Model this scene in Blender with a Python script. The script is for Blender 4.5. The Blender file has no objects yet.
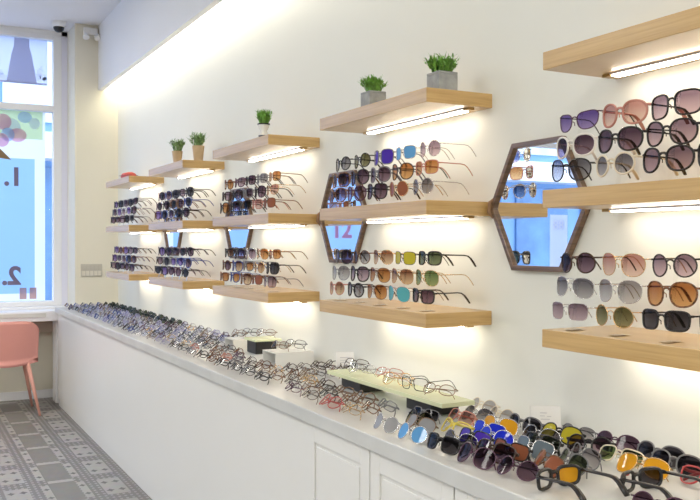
import bpy, math, random
from mathutils import Vector, Matrix, Euler
R = math.radians
rnd = random.Random(11)
C = bpy.context.scene.collection
scene = bpy.context.scene

# ------------------------------------------------------------------ camera
CAMZ = 1.37
cam_d = bpy.data.cameras.new('camera')
cam_d.sensor_fit = 'HORIZONTAL'; cam_d.sensor_width = 36.0
cam_d.lens = 845.03 / 700.0 * 36.0
cam_d.clip_start = 0.02
cam = bpy.data.objects.new('camera', cam_d); C.objects.link(cam)
yaw, pitch, roll = R(28.0759), R(-0.3585), R(0.0879)
fw = Vector((math.sin(yaw) * math.cos(pitch), math.cos(yaw) * math.cos(pitch), math.sin(pitch)))
rt = Vector((math.cos(yaw), -math.sin(yaw), 0)); up = rt.cross(fw)
r2 = rt * math.cos(roll) + up * math.sin(roll); u2 = up * math.cos(roll) - rt * math.sin(roll)
cam.matrix_world = Matrix((( r2.x, u2.x, -fw.x, 0), (r2.y, u2.y, -fw.y, 0), (r2.z, u2.z, -fw.z, CAMZ), (0, 0, 0, 1)))
scene.camera = cam

# ------------------------------------------------------------------ world, lights, exposure
w = bpy.data.worlds.new('world'); scene.world = w; w.use_nodes = True
bgn = w.node_tree.nodes['Background']
bgn.inputs[0].default_value = (0.70, 0.80, 1.0, 1); bgn.inputs[1].default_value = 3.0
vs = scene.view_settings
vs.view_transform = 'Standard'; vs.look = 'None'; vs.gamma = 1.0; vs.use_curve_mapping = False
vs.exposure = 0.32
LED_POWER = 13.5          # shelf strips
COVE_POWER = 34.0        # strip in the cove above the wall
FILL_W = 30.0           # each added fill panel
FILL_COL = (1.0, 0.975, 0.915)

# ------------------------------------------------------------------ materials
MATS = {}
def new_mat(name):
    m = bpy.data.materials.new(name); m.use_nodes = True
    return m, m.node_tree.nodes, m.node_tree.links
def pbr(name, col, rough=0.5, metal=0.0, noise=0.0, nscale=8.0, spec=0.5, bump=0.0, stretch=(1, 1, 1)):
    if name in MATS: return MATS[name]
    m, N, L = new_mat(name); b = N['Principled BSDF']
    b.inputs['Roughness'].default_value = rough; b.inputs['Metallic'].default_value = metal
    b.inputs['Specular IOR Level'].default_value = spec
    b.inputs['Base Color'].default_value = (*col, 1)
    if noise or bump:
        tc = N.new('ShaderNodeTexCoord'); mp = N.new('ShaderNodeMapping'); mp.inputs['Scale'].default_value = stretch
        nz = N.new('ShaderNodeTexNoise'); nz.inputs['Scale'].default_value = nscale; nz.inputs['Detail'].default_value = 4
        L.new(tc.outputs['Object'], mp.inputs[0]); L.new(mp.outputs[0], nz.inputs['Vector'])
        if noise:
            rp = N.new('ShaderNodeValToRGB')
            rp.color_ramp.elements[0].position = 0.3; rp.color_ramp.elements[1].position = 0.7
            rp.color_ramp.elements[0].color = (*[c * (1 - noise) for c in col], 1)
            rp.color_ramp.elements[1].color = (*[min(1, c * (1 + noise)) for c in col], 1)
            L.new(nz.outputs['Fac'], rp.inputs[0]); L.new(rp.outputs[0], b.inputs['Base Color'])
        if bump:
            bp = N.new('ShaderNodeBump'); bp.inputs['Strength'].default_value = bump; bp.inputs['Distance'].default_value = 0.002
            L.new(nz.outputs['Fac'], bp.inputs['Height']); L.new(bp.outputs[0], b.inputs['Normal'])
    MATS[name] = m
    return m
def emis(name, col, s):
    if name in MATS: return MATS[name]
    m, N, L = new_mat(name); b = N['Principled BSDF']
    b.inputs['Base Color'].default_value = (*col, 1)
    b.inputs['Emission Color'].default_value = (*col, 1); b.inputs['Emission Strength'].default_value = s
    MATS[name] = m
    return m
def clear_mat(name, tint, gloss=0.12, rough=0.02, tint2=None, zlo=0, zhi=1, body=0.0, bodycol=None, diff=0.0):
    """thin see-through sheet: tinted transparency with a fresnel reflection; tint2 grades it along object Z"""
    if name in MATS: return MATS[name]
    m, N, L = new_mat(name); N.remove(N['Principled BSDF']); out = N['Material Output']
    tr = N.new('ShaderNodeBsdfTransparent'); gl = N.new('ShaderNodeBsdfGlossy'); mx = N.new('ShaderNodeMixShader')
    gl.inputs['Roughness'].default_value = rough
    tr.inputs[0].default_value = (*tint, 1)
    if tint2:
        tc = N.new('ShaderNodeTexCoord'); sp = N.new('ShaderNodeSeparateXYZ'); mr = N.new('ShaderNodeMapRange')
        mr.inputs[1].default_value = zlo; mr.inputs[2].default_value = zhi
        mc = N.new('ShaderNodeMix'); mc.data_type = 'RGBA'
        mc.inputs[6].default_value = (*tint2, 1); mc.inputs[7].default_value = (*tint, 1)
        L.new(tc.outputs['Object'], sp.inputs[0]); L.new(sp.outputs[2], mr.inputs[0]); L.new(mr.outputs[0], mc.inputs[0])
        L.new(mc.outputs[2], tr.inputs[0])
    lw = N.new('ShaderNodeLayerWeight'); lw.inputs[0].default_value = gloss
    src = tr
    if body:
        df = N.new('ShaderNodeBsdfDiffuse'); df.inputs[0].default_value = (*(bodycol or tint), 1)
        m2 = N.new('ShaderNodeMixShader'); m2.inputs[0].default_value = body
        L.new(tr.outputs[0], m2.inputs[1]); L.new(df.outputs[0], m2.inputs[2]); src = m2
    L.new(lw.outputs['Fresnel'], mx.inputs[0]); L.new(src.outputs[0], mx.inputs[1]); L.new(gl.outputs[0], mx.inputs[2])
    L.new(mx.outputs[0], out.inputs[0])
    MATS[name] = m
    return m
def wood_mat(name, light, dark, axis, rough=0.42):
    m, N, L = new_mat(name); b = N['Principled BSDF']; b.inputs['Roughness'].default_value = rough
    tc = N.new('ShaderNodeTexCoord'); mp = N.new('ShaderNodeMapping')
    mp.inputs['Scale'].default_value = {'y': (2.5, 1.6, 60), 'x': (1.6, 30, 45), 'z': (30, 30, 2)}[axis]
    nz = N.new('ShaderNodeTexNoise'); nz.inputs['Scale'].default_value = 2.2; nz.inputs['Detail'].default_value = 6; nz.inputs['Distortion'].default_value = 0.6
    rp = N.new('ShaderNodeValToRGB'); rp.color_ramp.elements[0].position = 0.32; rp.color_ramp.elements[1].position = 0.68
    rp.color_ramp.elements[0].color = (*dark, 1); rp.color_ramp.elements[1].color = (*light, 1)
    L.new(tc.outputs['Object'], mp.inputs[0]); L.new(mp.outputs[0], nz.inputs['Vector']); L.new(nz.outputs['Fac'], rp.inputs[0])
    L.new(rp.outputs[0], b.inputs['Base Color'])
    bp = N.new('ShaderNodeBump'); bp.inputs['Strength'].default_value = 0.15; bp.inputs['Distance'].default_value = 0.001
    L.new(nz.outputs['Fac'], bp.inputs['Height']); L.new(bp.outputs[0], b.inputs['Normal'])
    b.inputs['Coat Weight'].default_value = 0.7; b.inputs['Coat Roughness'].default_value = 0.22
    MATS[name] = m
    return m
M_wall = pbr('wall_paint', (0.79, 0.795, 0.745), 0.75, noise=0.012, nscale=1.5, bump=0.03)
M_beige = pbr('beige_paint', (0.78, 0.74, 0.62), 0.75, noise=0.015, nscale=1.5)
M_white = pbr('white_paint', (0.87, 0.87, 0.885), 0.5, noise=0.01, nscale=2)
M_ceil = pbr('ceiling_paint', (0.86, 0.85, 0.87), 0.9, noise=0.01, nscale=1)
M_cab = pbr('cabinet_lacquer', (0.79, 0.785, 0.765), 0.33, noise=0.012, nscale=1.2)
M_cab_gap = pbr('cabinet_gap', (0.25, 0.24, 0.22), 0.8)
M_stone = pbr('counter_stone', (0.60, 0.605, 0.595), 0.32, noise=0.07, nscale=5)
M_oak = wood_mat('pale_oak', (0.62, 0.40, 0.155), (0.50, 0.305, 0.10), 'y')
M_oakx = wood_mat('mirror_walnut', (0.20, 0.11, 0.055), (0.09, 0.05, 0.025), 'y', 0.35)
M_conc = pbr('pot_concrete', (0.34, 0.35, 0.35), 0.85, noise=0.18, nscale=30, bump=0.3)
M_tan = pbr('pot_clay', (0.55, 0.40, 0.24), 0.8, noise=0.1, nscale=25)
M_soil = pbr('soil', (0.06, 0.04, 0.025), 0.95, noise=0.3, nscale=60)
M_leaf = pbr('leaf_green', (0.17, 0.38, 0.06), 0.5, noise=0.45, nscale=60)
M_leaf2 = pbr('leaf_pale_green', (0.22, 0.36, 0.13), 0.5, noise=0.4, nscale=60)
M_pink = pbr('pink_shell', (0.80, 0.36, 0.31), 0.45, noise=0.02, nscale=4)
M_pinkleg = pbr('pink_leg', (0.72, 0.36, 0.29), 0.5, noise=0.03, nscale=6)
M_blackp = pbr('black_plastic', (0.012, 0.012, 0.013), 0.35, noise=0.2, nscale=20)
M_alu = pbr('aluminium', (0.7, 0.7, 0.7), 0.35, 1.0, noise=0.03, nscale=10)
M_brass = pbr('brass_clip', (0.45, 0.28, 0.10), 0.35, 1.0, noise=0.05, nscale=10)
M_leather = pbr('leather_strap', (0.30, 0.17, 0.09), 0.6, noise=0.15, nscale=20)
M_led = emis('led_warm', (1.0, 0.91, 0.76), LED_POWER)
M_cove = emis('cove_warm', (1.0, 0.93, 0.78), COVE_POWER)
M_fill = emis('fill_panel_glow', FILL_COL, 2.0)
M_mirror = pbr('mirror_glass', (0.93, 0.94, 0.95), 0.01, 1.0)
M_acryl = clear_mat('clear_acrylic', (0.985, 0.985, 0.98), 0.05, 0.03)
M_acrylbox = clear_mat('frosted_acrylic', (0.9, 0.9, 0.88), 0.2, 0.15, body=0.9, bodycol=(0.92, 0.92, 0.89))
M_glass = clear_mat('window_glass', (0.95, 0.97, 0.98), 0.06, 0.0)
M_greenglass = clear_mat('green_edge_glass', (0.80, 0.92, 0.62), 0.2, 0.03, body=0.78, bodycol=(0.86, 0.90, 0.60))
M_card = pbr('card_white', (0.86, 0.86, 0.86), 0.6, noise=0.01)
M_ink = pbr('card_ink', (0.6, 0.6, 0.64), 0.6)
M_switch = pbr('switch_plate', (0.56, 0.53, 0.46), 0.4, noise=0.03)
M_switch2 = pbr('switch_key', (0.72, 0.68, 0.58), 0.35)
def poster_mat(name, col, t=0.75):
    if name in MATS: return MATS[name]
    m, N, L = new_mat(name); N.remove(N['Principled BSDF'])
    a = N.new('ShaderNodeBsdfDiffuse'); b = N.new('ShaderNodeBsdfTranslucent'); mx = N.new('ShaderNodeMixShader')
    nz = N.new('ShaderNodeTexNoise'); nz.inputs['Scale'].default_value = 2.0
    tc = N.new('ShaderNodeTexCoord'); L.new(tc.outputs['Object'], nz.inputs['Vector'])
    rp = N.new('ShaderNodeValToRGB')
    rp.color_ramp.elements[0].color = (*[c * 0.96 for c in col], 1); rp.color_ramp.elements[1].color = (*col, 1)
    L.new(nz.outputs['Fac'], rp.inputs[0])
    for q in (a, b): L.new(rp.outputs[0], q.inputs[0])
    mx.inputs[0].default_value = t
    L.new(a.outputs[0], mx.inputs[1]); L.new(b.outputs[0], mx.inputs[2]); L.new(mx.outputs[0], N['Material Output'].inputs[0])
    MATS[name] = m
    return m

def floor_mat():
    m, N, L = new_mat('patterned_floor_tile'); b = N['Principled BSDF']; b.inputs['Roughness'].default_value = 0.45
    tc = N.new('ShaderNodeTexCoord'); sp = N.new('ShaderNodeSeparateXYZ'); L.new(tc.outputs['Object'], sp.inputs[0])
    def mth(op, a, b_=None, c=None):
        n = N.new('ShaderNodeMath'); n.operation = op
        for i, v in enumerate((a, b_, c)):
            if v is None: continue
            if isinstance(v, (int, float)): n.inputs[i].default_value = v
            else: L.new(v, n.inputs[i])
        return n.outputs[0]
    def fold(v, centre, period):           # distance to the nearest repeat of centre
        return mth('ABSOLUTE', mth('SUBTRACT', mth('FLOORED_MODULO', mth('ADD', mth('SUBTRACT', v, centre), period / 2), period), period / 2))
    def band(d, half): return mth('LESS_THAN', d, half)
    def ring(d, c, half): return mth('LESS_THAN', mth('ABSOLUTE', mth('SUBTRACT', d, c)), half)
    X, Y = sp.outputs[0], sp.outputs[1]
    dx = fold(X, 0.82, 0.50); dy = fold(Y, 5.772, 0.455)
    grey = mth('MULTIPLY', band(dx, 0.070), band(dy, 0.195))
    bar = mth('MULTIPLY', band(dx, 0.070), mth('SUBTRACT', 1, band(dy, 0.202)))
    nar = mth('MULTIPLY', ring(dx, 0.097, 0.021), band(dy, 0.165))
    wht = mth('MULTIPLY', mth('GREATER_THAN', dx, 0.187), band(dy, 0.165))
    lightm = mth('MAXIMUM', mth('MAXIMUM', bar, nar), wht)
    def dot(px, py, r):
        ax = mth('ABSOLUTE', mth('SUBTRACT', dx, px)); ay = mth('ABSOLUTE', mth('SUBTRACT', dy, py))
        # four-pointed star
        s = mth('ADD', mth('POWER', ax, 0.75), mth('POWER', mth('MULTIPLY', ay, 0.8), 0.75))
        return mth('LESS_THAN', s, r ** 0.75)
    dots = mth('MAXIMUM', dot(0.218, 0.085, 0.026), dot(0.097, 0.085, 0.022))
    small = mth('MULTIPLY', band(fold(X, 0.0, 0.032), 0.007), band(fold(Y, 0.0, 0.045), 0.011))
    strip = mth('SUBTRACT', 1, mth('MAXIMUM', mth('MAXIMUM', grey, lightm), 0))
    smallm = mth('MULTIPLY', small, strip)
    def mixc(f, a, c):
        n = N.new('ShaderNodeMix'); n.data_type = 'RGBA'; L.new(f, n.inputs[0])
        if isinstance(a, tuple): n.inputs[6].default_value = (*a, 1)
        else: L.new(a, n.inputs[6])
        n.inputs[7].default_value = (*c, 1)
        return n.outputs[2]
    c = mixc(smallm, (0.215, 0.20, 0.185), (0.37, 0.355, 0.34))
    c = mixc(grey, c, (0.235, 0.223, 0.20))
    c = mixc(lightm, c, (0.41, 0.39, 0.36))
    c = mixc(mth('MULTIPLY', dots, lightm), c, (0.15, 0.142, 0.137))
    nz = N.new('ShaderNodeTexNoise'); nz.inputs['Scale'].default_value = 14; L.new(tc.outputs['Object'], nz.inputs['Vector'])
    ml = N.new('ShaderNodeMix'); ml.data_type = 'RGBA'; ml.blend_type = 'MULTIPLY'; ml.inputs[0].default_value = 0.25
    L.new(c, ml.inputs[6]); L.new(nz.outputs['Color'], ml.inputs[7]); L.new(ml.outputs[2], b.inputs['Base Color'])
    return m
M_floor = floor_mat()

# ------------------------------------------------------------------ mesh helpers
class MB:
    def __init__(s): s.v = []; s.f = []; s.mi = []; s.cur = 0
    def face(s, idx): s.f.append(tuple(idx)); s.mi.append(s.cur)
    def box(s, x0, x1, y0, y1, z0, z1):
        n = len(s.v)
        s.v += [(x, y, z) for z in (z0, z1) for y in (y0, y1) for x in (x0, x1)]
        for q in ((0, 2, 3, 1), (4, 5, 7, 6), (0, 1, 5, 4), (2, 6, 7, 3), (0, 4, 6, 2), (1, 3, 7, 5)): s.face([n + i for i in q])
        return s
    def prism(s, poly, axis, a0, a1):
        """extrude a 2D polygon along an axis ('x': poly=(y,z), 'y': poly=(x,z), 'z': poly=(x,y))"""
        n = len(s.v); k = len(poly)
        mk = {'x': lambda p, a: (a, p[0], p[1]), 'y': lambda p, a: (p[0], a, p[1]), 'z': lambda p, a: (p[0], p[1], a)}[axis]
        s.v += [mk(p, a0) for p in poly] + [mk(p, a1) for p in poly]
        s.face([n + i for i in range(k)][::-1]); s.face([n + k + i for i in range(k)])
        for i in range(k): s.face((n + i, n + (i + 1) % k, n + k + (i + 1) % k, n + k + i))
        return s
    def tube(s, pts, rad, n=6, closed=False, flat=None):
        """sweep a ring along pts; rad a number or list; flat=(a,b) scales the two cross axes"""
        P = [Vector(p) for p in pts]; k = len(P); base = len(s.v); prev = None
        for i in range(k):
            if closed: t = P[(i + 1) % k] - P[i - 1]
            else: t = P[min(i + 1, k - 1)] - P[max(i - 1, 0)]
            t.normalize()
            ref = Vector((0, 1, 0)) if abs(t.y) < 0.9 else Vector((0, 0, 1))
            if prev is not None and not closed:
                a = prev - t * prev.dot(t)
                a = a.normalized() if a.length > 1e-6 else t.cross(ref).normalized()
            else: a = t.cross(ref).normalized()
            prev = a; b = t.cross(a).normalized()
            r = rad[i] if isinstance(rad, (list, tuple)) else rad
            fa, fb = flat if flat else (1, 1)
            for j in range(n):
                th = 2 * math.pi * (j + 0.5) / n
                s.v.append(tuple(P[i] + a * (math.cos(th) * r * fa) + b * (math.sin(th) * r * fb)))
        m = k if closed else k - 1
        for i in range(m):
            for j in range(n):
                a0 = base + i * n; a1 = base + ((i + 1) % k) * n
                s.face((a0 + j, a0 + (j + 1) % n, a1 + (j + 1) % n, a1 + j))
        if not closed:
            s.face([base + j for j in range(n)][::-1]); s.face([base + (k - 1) * n + j for j in range(n)])
        return s
    def lathe(s, prof, n=20, c=(0, 0, 0)):
        base = len(s.v)
        for r, z in prof:
            for j in range(n):
                th = 2 * math.pi * j / n
                s.v.append((c[0] + r * math.cos(th), c[1] + r * math.sin(th), c[2] + z))
        for i in range(len(prof) - 1):
            for j in range(n):
                s.face((base + i * n + j, base + i * n + (j + 1) % n, base + (i + 1) * n + (j + 1) % n, base + (i + 1) * n + j))
        s.face([base + j for j in range(n)][::-1]); s.face([base + (len(prof) - 1) * n + j for j in range(n)])
        return s
    def mesh(s, name, mats, smooth=False):
        me = bpy.data.meshes.new(name); me.from_pydata(s.v, [], s.f)
        for m in (mats if isinstance(mats, (list, tuple)) else [mats]): me.materials.append(m)
        if any(s.mi): me.polygons.foreach_set('material_index', s.mi)
        if smooth:
            me.polygons.foreach_set('use_smooth', [True] * len(me.polygons))
        me.update()
        return me
    def build(s, name, mats, parent=None, smooth=False, bevel=0.0, seg=2, loc=None):
        o = bpy.data.objects.new(name, s.mesh(name, mats, smooth)); C.objects.link(o)
        if parent: o.parent = parent
        if loc: o.location = loc
        if bevel:
            b = o.modifiers.new('bevel', 'BEVEL'); b.width = bevel; b.segments = seg; b.limit_method = 'ANGLE'
        return o
def B(*a): return MB().box(*a)
def empty(name, loc=(0, 0, 0), rz=0.0):
    o = bpy.data.objects.new(name, None); C.objects.link(o); o.location = loc; o.rotation_euler = (0, 0, rz); o.empty_display_size = 0.05
    return o
def tag(o, label, cat, group=None, kind=None):
    o['label'] = label; o['category'] = cat
    if group: o['group'] = group
    if kind: o['kind'] = kind
    return o
def struct(o, label=None):
    o['kind'] = 'structure'
    if label: o['label'] = label
    return o
def text_mesh(s, size, depth, mirror=False):
    cu = bpy.data.curves.new('txt', 'FONT'); cu.body = s; cu.size = size; cu.extrude = depth; cu.offset = size * .035; cu.align_x = 'CENTER'; cu.align_y = 'CENTER'
    to = bpy.data.objects.new('txt', cu); C.objects.link(to)
    bpy.context.view_layer.update()
    me = bpy.data.meshes.new_from_object(to.evaluated_get(bpy.context.evaluated_depsgraph_get()))
    bpy.data.objects.remove(to)
    for v in me.vertices:
        x, y, z = v.co
        v.co = ((-x if mirror else x), -z, y)     # upright, facing -Y
    me.materials.clear()
    return me

# ------------------------------------------------------------------ room shell
WX = 1.70; YF = 7.53; CZ = 3.27; XL = -5.0; YB = -2.5
struct(B(XL - .1, WX + .1, YB - .1, 8.05, -0.1, 0.0).build('floor', M_floor), 'grey and white patterned tile floor')
struct(B(XL - .1, WX + .1, YB - .1, 8.05, CZ, CZ + .1).build('ceiling', M_ceil), 'white flat ceiling')
struct(B(WX, WX + .12, YB, 8.05, 0, CZ).build('wall_right', M_wall), 'white wall carrying the shelves')
struct(B(XL - .1, XL, YB, 8.05, 0, CZ).build('wall_left', M_wall))
struct(B(XL, WX, YB - .1, YB, 0, CZ).build('wall_back', M_wall))
struct(B(1.335, WX, YF, 8.05, 0, CZ).build('wall_pier', M_beige), 'beige wall pier between window and shelves')
struct(B(XL, 1.335, 7.93, 8.05, 0, 0.70).build('wall_front', M_beige), 'beige low wall under the window')
struct(B(XL, 1.335, 7.915, 7.93, 0, 0.075).build('baseboard_front', M_white, bevel=.004))
struct(B(XL, 1.335, 7.55, 8.05, 0.715, 0.80).build('trim_1', M_white, bevel=.004), 'white deep window ledge')
struct(B(XL, 1.335, 7.80, 8.05, 0.80, 0.822).build('trim_2', M_white, bevel=.003), 'white window sill')
struct(B(XL, 1.335, 7.80, 7.93, 0.60, 0.715).build('trim_3', pbr('ledge_batten', (0.42, 0.34, 0.27), 0.6, noise=.05)), 'brown batten under the ledge')
struct(B(0.2, 1.10, 7.543, 7.549, 0.752, 0.785).build('trim_4', pbr('ledge_inset', (0.70, 0.70, 0.66), 0.4)), 'pale inset strip in the ledge front')
# soffit: fascia board with lamp slot behind
struct(B(1.53, 1.572, YB, YF, 2.71, CZ).build('trim_5', M_white), 'white soffit fascia hiding the cove light')

# windows
def window(n, x0, x1):
    r = empty('window_%d' % n, ((x0 + x1) / 2, 7.95, 0.822)); struct(r, 'tall shop window in white frame')
    off = Vector(r.location)
    def part(nm, mb, mat, **k):
        mb.v = [(a - off.x, b - off.y, c - off.z) for a, b, c in mb.v]
        return mb.build(nm, mat, r, **k)
    f = MB()
    f.box(x1 - .07, x1, 7.90, 7.99, .822, 3.23); f.box(x0, x0 + .07, 7.90, 7.99, .822, 3.23)
    f.box(x0 + .07, x1 - .07, 7.90, 7.99, .822, .865); f.box(x0 + .07, x1 - .07, 7.90, 7.99, 3.19, 3.23)
    f.box(x0 + .07, x1 - .07, 7.90, 7.99, 2.55, 2.605)
    part('window_frame', f, M_white, bevel=.003)
    part('pane', B(x0 + .07, x1 - .07, 7.955, 7.961, .865, 2.55), M_glass)
    part('pane', B(x0 + .07, x1 - .07, 7.955, 7.961, 2.605, 3.19), M_glass)
    return r
window(1, -0.36, 1.285)
window(2, -2.04, -0.395)
window(3, -4.50, -2.075)
struct(B(-0.395, -0.36, 7.88, 8.0, .822, CZ).build('trim_6', M_white)); struct(B(-2.075, -2.04, 7.88, 8.0, .822, CZ).build('trim_7', M_white))
struct(B(XL, -4.50, 7.88, 8.05, .822, CZ).build('wall_front_left', M_wall))
struct(B(1.285, 1.335, 7.90, 8.05, .822, CZ).build('trim_8', pbr('jamb_grey', (0.78, 0.78, 0.90), .6)), 'grey window jamb strip')
struct(B(XL, 1.335, 7.90, 8.05, 3.23, CZ).build('trim_9', M_white))

# added room-fill lamps, out of frame (panels flush with the ceiling, behind and beside the camera)
def panel(x, y, lab):
    t = empty('fill_panel', (x, y, CZ)); tag(t, lab, 'fill light', 'added square fill panels')
    fr = MB(); a = .30
    for q in ((-a, a, -a, -a + .02), (-a, a, a - .02, a), (-a, -a + .02, -a + .02, a - .02), (a - .02, a, -a + .02, a - .02)):
        fr.box(q[0], q[1], q[2], q[3], -.02, 0)
    fr.build('frame', M_white, t)
    B(-a + .02, a - .02, -a + .02, a - .02, -.012, -.001).build('diffuser', M_fill, t)
    ld = bpy.data.lights.new('fill_lamp', 'AREA'); ld.shape = 'SQUARE'; ld.size = .56; ld.energy = FILL_W; ld.color = FILL_COL
    lo = bpy.data.objects.new('fill_lamp', ld); C.objects.link(lo); lo.parent = t; lo.location = (0, 0, -.016)
for (x, y, lab) in ((-1.6, -0.6, 'added square fill panel nearest the back wall, window-wall aisle side'), (-1.6, 2.0, 'second added square fill panel over the open floor'),
                    (-1.6, 4.6, 'third added square fill panel over the open floor'), (-3.8, 0.6, 'added square fill panel near the left wall, back'),
                    (-3.8, 3.6, 'added square fill panel near the left wall, front'), (0.1, -1.2, 'added square fill panel behind the viewer'), (-0.6, 6.3, 'added square fill panel nearest the shop window')):
    panel(x, y, lab)

# outside: pavement and a facade across the street
struct(B(-16, 6, 8.05, 16, -0.15, -0.02).build('ground', pbr('pavement', (0.42, 0.44, 0.47), .8, noise=.1, nscale=2)), 'pale pavement outside')
fac = empty('street_facade', (-5.0, 14.0, -.02)); tag(fac, 'blue-grey shop building across the street seen through the window', 'building')
B(-10, 10, 0, .5, 0, 5.6).build('wall', pbr('facade_blue', (0.20, 0.36, 0.62), .7, noise=.12, nscale=.8), fac)
for i in range(11):
    x = -9.8 + i * 1.8
    f_ = MB(); f_.box(x, x + 1.4, -.06, -.002, .3, 2.6); f_.build('shop_window', pbr('facade_glass', (0.10, 0.22, 0.42), .15, noise=.3, nscale=1.5), fac)
    B(x, x + 1.4, -.06, -.002, 3.3, 5.2).build('window', pbr('facade_glass2', (0.55, 0.66, 0.80), .2, noise=.2, nscale=1.5), fac)
B(-10, 10, -.5, -.002, 2.7, 3.1).build('awning', pbr('awning_white', (0.75, 0.78, 0.82), .7), fac)

# cove strip behind the fascia
cl = empty('cove_light', (1.60, 2.5, 2.86)); tag(cl, 'long warm LED strip glowing in the cove along the wall top', 'strip light')
B(-.026, -.012, YB - 2.5 + .02, YF - 2.5 - .02, -.02, .03).build('channel', M_alu, cl)
B(-.012, .0, YB - 2.5 + .03, YF - 2.5 - .03, -.015, .025).build('diffuser', M_cove, cl)

# ------------------------------------------------------------------ counter
cabs = [(-2.4, -0.1), (-0.1, .35), (.35, .79), (.79, 1.235), (1.235, 1.68), (1.68, 2.095), (2.095, 2.515), (2.515, 7.50)]
cabn = ['behind the viewer', 'beside the viewer', 'just out of view', 'nearest in view', 'second door from the near end', 'third door from the near end', 'fourth door from the near end', 'long plain front running to the window']
for i, (y0, y1) in enumerate(cabs):
    t = empty('base_cabinet', (1.44, (y0 + y1) / 2, 0.0)); h = (y1 - y0) / 2
    plain = i in (0, 7)
    tag(t, ('white plain-fronted counter base, ' if plain else 'white panelled cabinet unit, ') + cabn[i], 'cabinet', 'white base cabinets under the counter')
    B(-.236, .255, -h + .001, h - .001, 0.06, .788).build('body', M_cab, t)
    B(-.245, .24, -h + .001, h - .001, 0.0, .06).build('plinth', M_cab, t, bevel=.002)
    if plain:
        B(-.252, -.236, -h + .003, h - .003, .062, .786).build('front_panel', M_cab, t, bevel=.002)
    else:
        d = MB(); a = .055
        d.box(-.252, -.240, -h + .003, h - .003, .062, .786)
        # raised stiles and rails round a sunk panel
        for q in ((-h + .003, -h + a, .062, .786), (h - a, h - .003, .062, .786), (-h + a, h - a, .062, .062 + a), (-h + a, h - a, .786 - a, .786)):
            d.box(-.258, -.252, *q)
        d.box(-.2555, -.252, -h + a + .012, h - a - .012, .062 + a + .012, .786 - a - .012)
        d.build('door', M_cab, t, bevel=.0015)
top = MB().box(1.168, 1.6985, YB + .1, 7.528, .790, .835).build('countertop', M_stone, bevel=.003)
tag(top, 'long pale grey stone countertop covered with glasses', 'countertop')
struct(B(1.19, 1.335, 7.62, 7.79, 0, .714).build('trim_10', M_white), 'white upright panel under the ledge beside the counter')
CT = .835

# ------------------------------------------------------------------ shelves
S_D, S_T, S_L = .2545, .0454, .7548
Y0 = {'A': 6.061, 'B': 4.765, 'C': 3.481, 'D': 2.206, 'E': .914}
TOPZ = {'top': 1.860, 'upper': 1.5094, 'lower': 1.1557}
BAY = {'A': 'farthest', 'B': 'second-farthest', 'C': 'middle', 'D': 'second-nearest', 'E': 'nearest'}
first_shelf = None
def make_shelf():
    t = empty('display_shelf')
    B(-S_D, 0, 0, S_L, -S_T, 0).build('board', M_oak, t, bevel=.0015)
    lc_ = B(-.080, -.048, .055, S_L - .055, -S_T - .005, -S_T + .0005).build('light_channel', M_alu, t)
    B(-.077, -.051, .060, S_L - .060, -S_T - .009, -S_T - .0045).build('light_strip', M_led, lc_)
    for y in (.040, S_L - .040):
        B(-.076, -.052, y - .014, y + .014, -S_T - .007, -S_T + .0005).build('strip_clip', M_brass, t)
    return t
def copy_tree(o, parent=None):
    c = o.copy(); C.objects.link(c)
    if parent: c.parent = parent
    for ch in [x for x in o.children]: copy_tree(ch, c)
    return c
for b in 'ABCDE':
    for lv in ('top', 'upper', 'lower'):
        if first_shelf is None: first_shelf = make_shelf(); s = first_shelf
        else: s = copy_tree(first_shelf)
        s.location = (WX - .0005, Y0[b], TOPZ[lv])
        what = {'top': {'A': 'holding a red case', 'B': 'holding two tan pots', 'C': 'holding one small plant', 'D': 'holding two grey pots', 'E': 'with nothing on top'}[b],
                'upper': 'holding sunglasses', 'lower': 'holding sunglasses'}[lv]
        tag(s, 'pale oak lit wall shelf %s, %s of three, %s bay' % (what, {'top': 'topmost', 'upper': 'middle', 'lower': 'lowest'}[lv], BAY[b]), 'shelf', 'oak wall shelves')

# ------------------------------------------------------------------ hexagonal mirrors
def hexa(a, b, c=.106):     # a half width (points), b half height
    return [(-a, 0), (-c, -b), (c, -b), (a, 0), (c, b), (-c, b)]
def make_mirror():
    t = empty('hexagonal_mirror')
    o_, i_ = hexa(.222, .197, .112), hexa(.204, .181, .103)
    m = MB(); n = 6
    for x in (0, -.020):
        m.v += [(x, p[0], p[1]) for p in o_] + [(x, p[0], p[1]) for p in i_]
    for i in range(n):
        j = (i + 1) % n
        m.face((i, j, n + j, n + i)); m.face((12 + i, 18 + i, 18 + j, 12 + j)); m.face((i, 12 + i, 12 + j, j)); m.face((n + i, n + j, 18 + j, 18 + i))
    mf_ = m.build('frame', M_oakx, t, bevel=.002)
    MB().prism(hexa(.206, .183, .104), 'x', -.010, -.004).build('mirror_glass', M_mirror, t)
    for sgn in (-1, 1):
        MB().tube([(-.012, sgn * .200, .030), (-.024, sgn * .212, .018), (-.024, sgn * .218, -.012), (-.012, sgn * .208, -.030)], .005, 6, flat=(1.6, .6)).build('leather_strap', M_leather, mf_, smooth=True)
    return t
mr0 = None
for y, lab in ((1.972, 'hexagonal wood-framed mirror between nearest and second-nearest shelf bays'), (3.235, 'hexagonal wood-framed mirror half hidden behind second-nearest bay'),
               (4.505, 'hexagonal wood-framed mirror half hidden behind middle bay'), (5.80, 'hexagonal wood-framed mirror half hidden behind second-farthest bay')):
    t = make_mirror() if mr0 is None else copy_tree(mr0)
    if mr0 is None: mr0 = t
    t.location = (WX - .0005, y, 1.488)
    tag(t, lab, 'mirror', 'hexagonal wall mirrors')

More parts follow.
